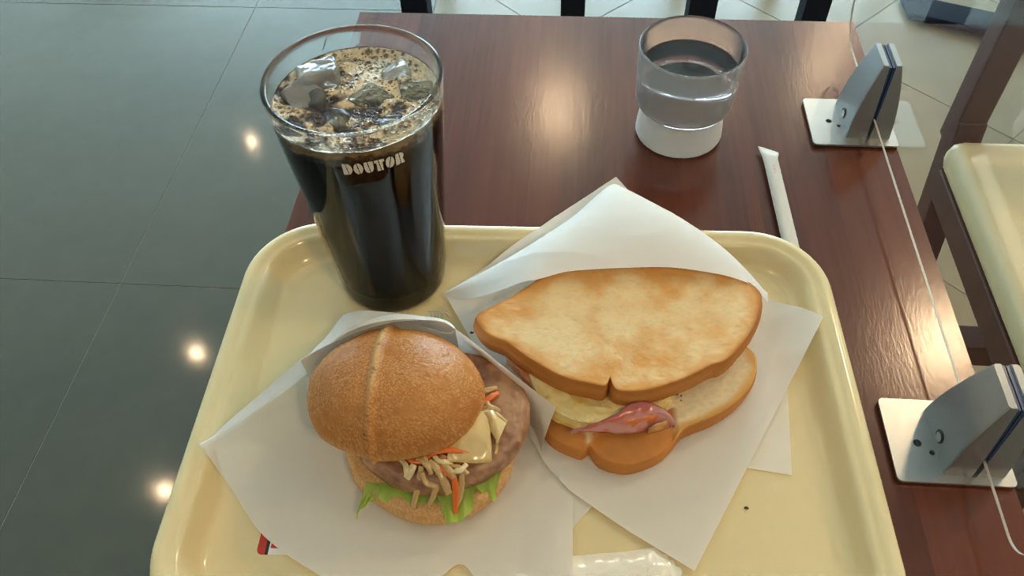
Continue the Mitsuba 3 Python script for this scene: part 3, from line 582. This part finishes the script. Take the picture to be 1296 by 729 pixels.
def crumb_paint(seed):
    def f(Q, rings, c, P):
        s = np.broadcast_to(rings[None, :, 0], Q.shape[:2]); z = np.broadcast_to(rings[None, :, 1], Q.shape[:2])
        n1, n2, n3 = nz(Q, 30, seed, 3), nz(Q, 120, seed + 3, 3), nz(Q, 520, seed + 5, 2)
        pale, gold, crust = np.array([0.80, 0.66, 0.42]), np.array([0.66, 0.36, 0.10]), np.array([0.46, 0.175, 0.040])
        col = pale * (0.88 + 0.22 * n3[..., None]) * (1 - 0.06 * sst(0.62, 0.85, meshkit.noise(Q * [600, 900, 600], seed + 9)))[..., None]
        e = (sst(0.86, 0.985, s + 0.06 * (n2 - 0.5)))[..., None]; col = col * (1 - e) + gold * e
        e = (sst(-0.001, -0.0035, z))[..., None]; cc = crust * (0.75 + 0.6 * n1[..., None]); col = col * (1 - e) + cc * e
        return col
    return f
tag('toast_sandwich', 'toasted sandwich with melted cheese and ham in its paper pocket', 'sandwich')
zb = 0.022
bo = np.vstack([ats([(676, 520), (686, 541), (702, 560), (722, 570), (738, 573), (746, 567), (753, 577), (770, 588), (795, 592), (822, 585), (846, 570), (861, 552), (868, 546), (900, 533), (930, 515), (950, 492), (956, 470), (950, 453), (936, 443)], 0.0165), [(0.098, 0.282), (0.062, 0.300), (0.010, 0.292), (-0.018, 0.262)]])
slab('toast_sandwich__bottom_slice', bo, zb + 0.001, 0.0160, (0.02, 0.02), crumb_paint(7), 'bread', seed=4, lobe=[(0.0195, 0.0640, 0.60, 0.0035), (-0.02, 0.0170, 0.80, 0.002)])
to = np.vstack([ats([(602, 411), (605, 424), (618, 435), (640, 444), (648, 450), (662, 460), (690, 477), (720, 490), (752, 497), (766, 497), (770.5, 488), (775, 499), (786, 505), (815, 504), (850, 494), (880, 482), (903, 470), (915, 467), (935, 449), (953, 424), (963, 393), (958, 375)], 0.0415), [(0.096, 0.3005), (0.070, 0.312), (0.032, 0.313), (-0.002, 0.298), (-0.030, 0.273)]])
slab('toast_sandwich__top_slice', to, 0.0490, 0.0150, (-0.01, 0.02), toast_paint(1, 3), 'bread', seed=2)
# melted cheese, ham, crisp bits
def soft(key, outline, base, thick, cols, bsdf, lump, seed, tilt=(0, 0)):
    def paint(Q, rings, c, P):
        n1 = nz(Q, 70, seed, 3)[..., None]; n2 = nz(Q, 260, seed + 2, 2)[..., None]
        t = np.clip(1.6 * (n1 - 0.5) + 0.8 * (n2 - 0.5) + 0.5, 0, 1); return cols[0] * (1 - t) + cols[1] * t
    return slab(key, outline, base, thick, tilt, paint, bsdf, rnd=0.45, n=160, lump=lump, seed=seed)
soft('toast_sandwich__cheese', np.vstack([ats([(668, 478), (684, 512), (706, 530), (735, 541), (775, 540), (815, 528), (845, 510), (850, 490)], 0.028), [(0.040, 0.262), (-0.01, 0.268)]]), 0.0335, 0.0110, (np.array([0.74, 0.62, 0.30]), np.array([0.74, 0.52, 0.13])), 'cheese', 0.004, 21)
soft('toast_sandwich__cheese', ats([(640, 452), (655, 470), (672, 492), (690, 505), (700, 497), (690, 478), (665, 455)], 0.028), 0.0315, 0.0085, (np.array([0.70, 0.36, 0.12]), np.array([0.66, 0.20, 0.07])), 'cheese', 0.003, 25)
def ribbon(key, top, bot, bsdf, colf, n=60, thick=0.0012, wave=0.0008, seed=0):
    a, b = spline(top, n), spline(bot, n); k = 14; t = np.linspace(0, 1, k)
    P = a[:, None] * (1 - t)[None, :, None] + b[:, None] * t[None, :, None]
    P[..., 2] += 0.0028 * np.sin(np.pi * t)[None] * sst(0, 0.3, np.linspace(0, 1, n))[:, None]
    P += wave * (np.stack([nz(P + 3 * i, 160, seed + i, 2) for i in range(3)], -1) - 0.5) * 2
    m = gridmesh(P); nn = m.vertex_normals.reshape(P.shape); Q = np.concatenate([P + nn * thick / 2, (P - nn * thick / 2)[:, ::-1]], 1)
    m = gridmesh(np.swapaxes(Q, 0, 1), close_u=True)
    C = colf(np.linspace(0, 1, n)[:, None], t[None, :], P); C = np.concatenate([C, C[:, ::-1]], 1)
    put(key, m, bsdf, smooth=True, color=np.clip(np.swapaxes(C, 0, 1).reshape(-1, 3), 0, 1))
def hamcol(u, t, P):
    n1 = nz(P, 150, 31, 3); purple, pink, red = np.array([0.26, 0.045, 0.085]), np.array([0.56, 0.25, 0.23]), np.array([0.48, 0.09, 0.055])
    e = np.clip(sst(0.25, 0.0, t) + sst(0.93, 1.0, t) * 0.6 + 0 * u, 0, 1)[..., None]; q = (sst(0.42, 0.62, n1 + 0.10 * np.sin(t * 7)) + 0 * u)[..., None]
    c = pink * (1 - q) + red * q; return c * (1 - e) + (purple * 0.7 + pink * 0.3) * e
def z3(lst): return [np.r_[at(p, z)[:2], z] for p, z in lst]
ribbon('toast_sandwich__ham', z3([((723, 546), .0295), ((750, 538), .0325), ((780, 525), .0365), ((802, 511), .0385), ((820, 509), .038), ((838, 517), .036), ((850, 528), .033), ((853, 540), .029)]), z3([((723, 547), .0285), ((750, 546), .028), ((780, 548), .0275), ((805, 548), .027), ((822, 543), .0275), ((836, 536), .029), ((846, 537), .029), ((852, 543), .0275)]), 'ham', hamcol)
def redcol(u, t, P): return np.array([0.62, 0.17, 0.055]) * (0.7 + 0.6 * nz(P, 220, 5, 3)[..., None])
ribbon('toast_sandwich__tomato', z3([((775, 536), .033), ((800, 526), .034), ((825, 524), .034), ((834, 527), .033)]), z3([((770, 546), .0285), ((795, 545), .0285), ((818, 539), .029), ((832, 531), .030)]), 'ham', redcol, seed=8)
ribbon('toast_sandwich__crisp_edge', z3([((820, 543), .0305), ((832, 536), .0318), ((842, 531), .031)]), z3([((818, 548), .027), ((834, 545), .0275), ((848, 539), .0275)]), 'ham', lambda u, t, P: np.array([0.50, 0.23, 0.065]) * (0.5 + 1.0 * nz(P, 300, 6, 3)[..., None]), seed=9, wave=.0014)
for px, r in (((857, 500), 0.0007), ((862, 502), 0.0005), ((850, 503), 0.0005), ((862, 508), 0.0004)):
    p = at(px, 0.0245); s = trimesh.creation.icosphere(1, r); s.apply_translation(p + [0, 0, 0.0008 if px[0] > 800 else 0.0085]); put('toast_sandwich__pepper_speck', s, 'crumb_dark')

# ================================================================= hamburger
tag('hamburger', 'hamburger with round brown bun, patty, carrot strips and lettuce in its wrapper', 'hamburger')
def dome(key, c, rx, ry, z0, prof, paint, bsdf, tilt, n=420, lump=0.0008, seed=0, dent=None):
    a = np.arange(n) / n * 2 * np.pi; pr_ = np.array(prof); L = np.r_[0, np.cumsum(np.linalg.norm(np.diff(pr_, axis=0), axis=1))]
    q = PchipInterpolator(L / L[-1], pr_)(np.linspace(0, 1, 200))
    ca, sa = np.cos(a), np.sin(a); wob = 1 + 0.022 * np.sin(2 * a + 0.6 + seed) + 0.012 * np.sin(3 * a + 2 + seed) + 0.006 * np.sin(7 * a)
    V = np.stack([rx * ca[:, None] * q[None, :, 0] * wob[:, None], ry * sa[:, None] * q[None, :, 0] * wob[:, None], np.repeat(q[None, :, 1], n, 0)], -1)
    m = gridmesh(V, close_u=True); trimesh.repair.fix_normals(m); nn = m.vertex_normals.reshape(V.shape)
    off = lump * (nz(V + 5, 60, seed, 3) - 0.5) * 2
    if dent is not None: off = off + dent(V)
    W = V + nn * off[..., None]; col = paint(V, q)
    W[..., 2] += tilt[0] * W[..., 0] + tilt[1] * W[..., 1]
    W += np.array([*c, z0])
    put(key, trimesh.Trimesh(W.reshape(-1, 3), m.faces, process=False), bsdf, smooth=True, color=np.clip(col.reshape(-1, 3), 0, 1))
def specks(V, seed):
    g = 1050.0; a = np.arctan2(V[..., 1], V[..., 0]); sl = np.r_[0, np.cumsum(np.linalg.norm(np.diff(V[0], axis=0), axis=1))][None, :]
    q = np.stack([sl * np.cos(a), sl * np.sin(a), a * 0], -1) * g; i0 = np.floor(q); d = np.full(V.shape[:2], 9.0)
    rv = lambda a, s: meshkit.noise(a * 1.0 + 0.001, s)
    for dx in (-1, 0, 1):
        for dy in (-1, 0, 1):
            cidx = i0[..., :2] + [dx, dy]; zc = np.zeros(cidx.shape[:2] + (1,))
            cc = np.concatenate([cidx, zc], -1); jx, jy, on = rv(cc, seed), rv(cc, seed + 1), rv(cc, seed + 2)
            dist = np.hypot(cidx[..., 0] + jx - q[..., 0], cidx[..., 1] + jy - q[..., 1])
            d = np.minimum(d, np.where(on > 0.35, dist / (0.30 + 0.35 * on), 9))
    return sst(1.0, 0.5, d)
def seam(V): return (V[..., 0] + 0.0065 + 0.0016 * np.sin(V[..., 1] * 70) - 0.04 * V[..., 1])
def buntop_paint(V, q):
    n1, n2 = nz(V, 40, 3, 3)[..., None], nz(V, 240, 9, 3)[..., None]
    hi, lo = np.array([0.50, 0.205, 0.050]), np.array([0.34, 0.108, 0.022]); h = (V[..., 2] / 0.0315)[..., None]
    t = np.clip(0.9 * (n1 - 0.5) + 0.5 * (n2 - 0.5) + 0.55, 0, 1); col = lo * (1 - t) + hi * t
    rim = sst(0.20, 0.02, h); col = col * (1 - 0.6 * rim) + np.array([0.56, 0.30, 0.105]) * 0.6 * rim
    d = np.abs(seam(V)); pale = (np.exp(-(d / 0.0017) ** 2) * (0.60 + 0.5 * nz(V, 300, 2, 2)) * sst(0.01, 0.08, V[..., 2] / 0.031) * sst(-0.028, -0.005, V[..., 1]))[..., None]
    col = col * (1 - 0.85 * pale) + np.array([0.66, 0.42, 0.17]) * 0.85 * pale; crk = (sst(0.58, 0.72, nz(V * [0.35, 1, 1], 900, 6, 2)) * np.exp(-(d / 0.0016) ** 2) * sst(0.0, 0.3, V[..., 2] / 0.0315))[..., None]; col = col * (1 - 0.55 * crk)
    sp = (specks(V, 60) * sst(0.3, 0.62, nz(V, 120, 4, 2) + 0.12))[..., None] * 0.34; col = col * (1 - sp) + np.array([0.80, 0.52, 0.22]) * sp
    up = V[..., 2] >= 0.0015
    col = np.where((~up)[..., None] & (q[None, :, 0] < 0.97)[..., None] & (np.arange(200) > 120)[None, :, None], np.array([0.70, 0.52, 0.28]), col)
    return col
BH = 0.0315
dprof = [(0.0005, BH), (0.20, BH * 0.985), (0.42, BH * 0.925), (0.62, BH * 0.81), (0.80, BH * 0.62), (0.92, BH * 0.40), (0.985, BH * 0.19), (1.0, BH * 0.06), (0.985, -0.001), (0.94, -0.003), (0.6, -0.0035), (0.0005, -0.0035)]
def bdent(V):
    d = np.abs(seam(V)); k = sst(0.0, 0.25, V[..., 2] / BH)
    cut = -0.0022 * np.exp(-((V[..., 0] + 0.0045) / 0.0012) ** 2) * sst(-0.020, -0.036, V[..., 1])
    return -0.0022 * np.exp(-(d / 0.0022) ** 2) * k + cut + 0.00035 * (nz(V, 420, 8, 2) - 0.5)
dome('hamburger__top_bun', (BUNC[0], BUNC[1]), 0.0452, 0.0405, BUNZ, dprof, buntop_paint, 'bun', (-0.02, -0.12), dent=bdent, seed=1)
def bunbot_paint(V, q):
    n1, n2 = nz(V, 50, 13, 3)[..., None], nz(V, 260, 19, 3)[..., None]
    a, b = np.array([0.66, 0.40, 0.17]), np.array([0.48, 0.22, 0.065]); t = np.clip(n1 + 0.5 * (n2 - 0.5), 0, 1); col = b * (1 - t) + a * t
    sp = specks(V, 80)[..., None] * 0.4; return col * (1 - sp) + np.array([0.80, 0.6, 0.35]) * sp
bprof = [(0.0005, 0.0155), (0.7, 0.0155), (0.93, 0.0150), (0.985, 0.0125), (1.0, 0.008), (0.975, 0.003), (0.90, 0.0002), (0.5, 0.0), (0.0005, 0.0)]
dome('hamburger__bottom_bun', (-0.0660, 0.1960), 0.0465, 0.0425, 0.0082, bprof, bunbot_paint, 'bun', (0.0, 0.0), seed=3)
def meat_paint(V, q):
    n1, n2, n3 = nz(V, 60, 23, 3)[..., None], nz(V, 240, 29, 3)[..., None], nz(V, 30, 41, 2)[..., None]
    a, b, c = np.array([0.44, 0.245, 0.135]), np.array([0.23, 0.100, 0.055]), np.array([0.13, 0.035, 0.022])
    t = np.clip(1.8 * (n1 - 0.5) + 1.9 * (n2 - 0.5) + 0.42, 0, 1); col = a * (1 - t) + b * t
    e = sst(0.58, 0.70, n3) * 0.6; return col * (1 - e) + c * e
mprof = [(0.0005, 0.0155), (0.6, 0.0158), (0.88, 0.0153), (0.955, 0.0135), (0.995, 0.0090), (0.99, 0.0045), (0.95, 0.0006), (0.6, 0.0), (0.0005, 0.0)]
dome('hamburger__patty', (-0.0605, 0.2035), 0.0465, 0.0415, 0.0240, mprof, meat_paint, 'meat', (0.02, 0.0), lump=0.0016, seed=6)
# lettuce: frilled leaves round the front
def leaf(key, px_in, px_out, zi, zo, seed, tipz=None):
    n = 90; a = spline([np.r_[at(p, z)[:2], z] for p, z in zip(px_in, zi)], n); b = spline([np.r_[at(p, z)[:2], z] for p, z in zip(px_out, zo)], n)
    k = 16; t = np.linspace(0, 1, k); P = a[:, None] * (1 - t)[None, :, None] + b[:, None] * t[None, :, None]
    u = np.linspace(0, 1, n)
    P[..., 2] += 0.0015 * np.sin(u * 19 + seed)[:, None] * (t ** 1.3)[None] + 0.0012 * np.sin(np.pi * t)[None]
    P[..., 1] += 0.0007 * np.sin(u * 15 + 2 * seed)[:, None] * (t ** 1.5)[None]
    P += 0.0012 * (np.stack([nz(P + 2 * i, 130, seed + i, 3) for i in range(3)], -1) - 0.5)
    m = gridmesh(P); g = nz(P, 120, seed, 3)[..., None]; tt_ = np.broadcast_to(t[None, :, None], g.shape)
    c = np.array([0.62, 0.70, 0.22]) * (1 - g) + np.array([0.36, 0.58, 0.07]) * g; c = c * (0.8 + 0.3 * tt_)
    put(key, m, 'lettuce_green', smooth=True, color=np.clip(c.reshape(-1, 3), 0, 1))
leaf('hamburger__lettuce', [(463, 610), (490, 612), (520, 622), (550, 628), (575, 624)], [(464, 616), (483, 634), (508, 640), (533, 648), (556, 637)], [.0245] * 5, [.0215, .0215, .021, .0205, .022], 3)
leaf('hamburger__lettuce', [(462, 612), (470, 613), (480, 618), (484, 624)], [(451, 657), (452, 650), (460, 643), (474, 632)], [.025] * 4, [.010, .011, .014, .019], 5)
leaf('hamburger__lettuce', [(548, 618), (562, 618), (582, 614), (600, 610)], [(560, 646), (570, 664), (587, 657), (600, 640)], [.0265] * 4, [.0235, .0205, .0215, .0235], 7)
leaf('hamburger__lettuce', [(580, 612), (604, 606), (622, 598), (640, 588)], [(588, 628), (608, 622), (624, 637), (631, 604)], [.0265] * 4, [.024, .024, .020, .026], 9)
# topping: strips of carrot, onion, mushroom and a slice of bamboo shoot
def strip(name, pts, rw, rh, bsdf, seed=0, n=26):
    p = spline([np.r_[at(q, z)[:2], z] for q, z in pts], n); p += 0.0004 * (np.stack([nz(p + i, 300, seed + i, 2) for i in range(3)], -1) - 0.5)
    t = np.linspace(0, 1, n); put('hamburger__' + name, sweep(p, rw, rh, 10, taper=0.55 + 0.45 * np.sin(np.pi * np.clip(t, .12, .88)) ** 0.5), bsdf, smooth=50)
Z = 0.0415
strip('carrot_strip', [((541, 579), .0435), ((552, 572), .0460), ((575, 570), .0465), ((601, 574), .0445)], .0016, .0011, 'carrot', 1)
strip('carrot_strip', [((516, 577), .0420), ((524, 583), .0415), ((534, 584), .041)], .0020, .0011, 'carrot', 2)
strip('carrot_strip', [((552, 586), .0430), ((562, 594), .0430), ((574, 606), .0410)], .0018, .0011, 'carrot', 3)
strip('carrot_strip', [((574, 603), .041), ((577, 625), .0330), ((576, 649), .0230)], .0019, .0011, 'carrot', 4)
strip('carrot_strip', [((608, 512), .0435), ((618, 505), .0435), ((630, 497), .0425)], .0018, .0013, 'carrot', 5)
strip('onion_strip', [((533, 590), .0430), ((530, 610), .0370), ((525, 632), .0270), ((522, 643), .0240)], .0017, .0009, 'onion', 6)
strip('onion_strip', [((534, 598), .043), ((541, 612), .0385), ((552, 616), .037), ((548, 628), .0315), ((543, 638), .0265)], .0017, .0010, 'onion', 7)
strip('onion_strip', [((556, 596), .043), ((563, 612), .0390), ((568, 625), .0340)], .0021, .0009, 'onion', 8)
strip('onion_strip', [((585, 596), .0420), ((583, 620), .0345), ((577, 642), .0250)], .0017, .0009, 'onion', 9)
strip('onion_strip', [((535, 574), .0440), ((538, 582), .0445), ((542, 590), .0430)], .0016, .0011, 'onion', 10)
strip('onion_strip', [((571, 590), .0425), ((582, 592), .0432), ((592, 600), .0415)], .0013, .0010, 'onion', 11)
strip('onion_strip', [((604, 497), .0440), ((616, 494), .0442), ((629, 491), .0435)], .0017, .0012, 'onion', 12)
strip('onion_strip', [((612, 520), .0440), ((624, 524), .0452), ((640, 536), .0428)], .0020, .0011, 'onion', 13)
strip('onion_strip', [((524, 588), .0425), ((520, 596), .041), ((515, 606), .0385)], .0022, .0012, 'bamboo', 14)
strip('onion_strip', [((543, 584), .0445), ((550, 590), .0445), ((556, 600), .0425)], .0019, .0012, 'onion', 15)
strip('onion_strip', [((506, 581), .0415), ((514, 592), .0415), ((514, 604), .0390)], .0015, .0011, 'bamboo', 18)
strip('mushroom_strip', [((580, 552), .0450), ((586, 546), .0455), ((598, 536), .0450)], .0016, .0013, 'brown_strip', 16)
strip('mushroom_strip', [((605, 520), .0440), ((612, 518), .0442), ((622, 514), .0438)], .0018, .0014, 'brown_strip', 17)
strip('mushroom_strip', [((556, 580), .0445), ((560, 579), .0450), ((564, 581), .0445)], .0018, .0014, 'brown_strip', 19)
for q, (a_, b_, c_) in enumerate((((560, 588), (570, 596), (574, 604)), ((548, 576), (560, 584), (572, 586)), ((528, 580), (540, 588), (546, 600)), ((590, 588), (580, 596), (572, 598)), ((616, 508), (622, 516), (632, 520)), ((600, 524), (610, 528), (618, 536)))):
    strip('onion_strip', [(a_, .0435), (b_, .0450), (c_, .0420)], .0016, .0010, ('onion', 'bamboo')[q % 2], 40 + q)
def bcol(u, t, P): return np.array([0.62, 0.45, 0.19]) * (0.8 + 0.4 * nz(P, 120, 7, 2)[..., None])
ribbon('hamburger__bamboo_slice', z3([((566, 560), .0455), ((585, 545), .0468), ((600, 530), .0470), ((612, 521), .0462), ((620, 524), .0452)]), z3([((566, 585), .0440), ((585, 586), .0430), ((605, 586), .0425), ((621, 583), .0420), ((619, 555), .0440)]), 'cheese', bcol, seed=31, wave=.0006)
ribbon('hamburger__bamboo_slice', z3([((612, 521), .0470), ((622, 519), .0475), ((630, 528), .0465), ((640, 535), .0445)]), z3([((620, 545), .0455), ((626, 552), .0450), ((629, 560), .0440), ((627, 575), .0425)]), 'cheese', bcol, seed=33, wave=.0006)

# ================================================================= crumbs on the tray and wrapper
for i, (px, z, lab) in enumerate((((597, 421), 0.0095, 'dark crumb on the wrapper left of the toast'), ((945, 643), 0.0045, 'dark crumb on the tray right of the sandwich wrapper'))):
    s = trimesh.creation.icosphere(1, 0.0010); s.apply_scale([1.3, 0.8, 0.6]); s.apply_translation(at(px, z)); tag(put('crumb', s, 'crumb_dark'), lab, 'crumb')

# ================================================================= chairs and the next table
def chair(key, lab, seat, legs, backs=None, cushion=True, bsdf='chair_wood', seatz=-0.262):
    tag(key, lab, 'chair')
    x0, x1, y0, y1 = seat
    put(key + '__seat', box((x0, y0, seatz - 0.045), (x1, y1, seatz), 0.018), 'seat_vinyl' if cushion else bsdf, smooth=40)
    for s, (xa, xb) in (('a', (x0 + 0.004, x0 + 0.030)), ('b', (x1 - 0.030, x1 - 0.004))):
        put(key + '__side_rail', box((xa, y0 + 0.01, seatz - 0.085), (xb, y1 - 0.01, seatz - 0.046), 0.003), bsdf, smooth=40)
    for p, q, w in legs: put(key + '__leg', beam(p, q, w, w), bsdf, smooth=40)
    return key
# the cream-seated chair on the right, its back posts at the far end
k = chair('dining_chair', 'dark wooden chair with cream padded seat to the right of the table', (0.474, 0.895, 0.385, 0.800),
          [((0.500, 0.70, -0.70), (0.500, 0.823, -0.25), 0.036), ((0.872, 0.70, -0.70), (0.872, 0.823, -0.25), 0.036), ((0.492, 0.40, -0.70), (0.492, 0.41, -0.31), 0.040), ((0.877, 0.40, -0.70), (0.877, 0.41, -0.31), 0.040)])
for x in (0.500, 0.870): put(k + '__back_post', beam((x, 0.823, -0.285), (x, 0.852, 0.14), 0.036, 0.034), 'chair_wood', smooth=40)
for z, h in ((0.05, 0.11), (-0.10, 0.035)): put(k + '__back_rail', box((0.52, 0.826 + 0.07 * (z + .28), z - h / 2), (0.85, 0.846 + 0.07 * (z + .28), z + h / 2), 0.004), 'chair_wood', smooth=40)
put(k + '__stretcher', box((0.50, 0.632, -0.520), (0.87, 0.672, -0.480), 0.003), 'chair_wood', smooth=40)
for x in (0.492, 0.878): put(k + '__stretcher', box((x - 0.014, 0.41, -0.515), (x + 0.014, 0.76, -0.485), 0.003), 'chair_wood', smooth=40)
# two chairs beyond the table: mostly their legs are in view
for key, lab, xa, xb, yn in (('dining_chair_001', 'dark chair beyond the table, behind the tall glass side', -0.345, 0.000, 1.56), ('dining_chair_002', 'dark chair beyond the table, behind the water tumbler', 0.275, 0.512, 1.56)):
    def foot(px): return at(px, -0.70)
    k = chair(key, lab, (xa - 0.01, xb + 0.02, yn - 0.02, yn + 0.40), [((xa, yn, -0.70), (xa, yn, -0.31), 0.058), ((xb, yn, -0.70), (xb, yn, -0.31), 0.052), ((xa, yn + 0.38, -0.70), (xa, yn + 0.40, 0.12), 0.04), ((xb, yn + 0.38, -0.70), (xb, yn + 0.40, 0.12), 0.04)], cushion=True, bsdf='black_metal')
    put(k + '__back_rail', box((xa, yn + 0.385, -0.02), (xb, yn + 0.415, 0.12), 0.004), 'black_metal', smooth=40)
tag('cafe_table', 'neighbouring table on a dark flat pedestal foot beyond the cream-seated chair', 'table')
put('cafe_table__base', cat(beam((0.815, 1.795, -0.690), (1.20, 1.605, -0.672), 0.03, 0.095, 0.008), beam((1.22, 1.95, -0.688), (1.20, 1.35, -0.676), 0.075, 0.03, 0.008)), 'black_metal', smooth=40)
put('cafe_table__pedestal', cyl((1.21, 1.62, -0.67), (1.21, 1.62, -0.03), 0.035), 'black_metal', smooth=40)
put('cafe_table__table_top', box((0.95, 1.35, -0.03), (1.45, 2.05, 0.0), 0.003), 'table_wood', smooth=40)
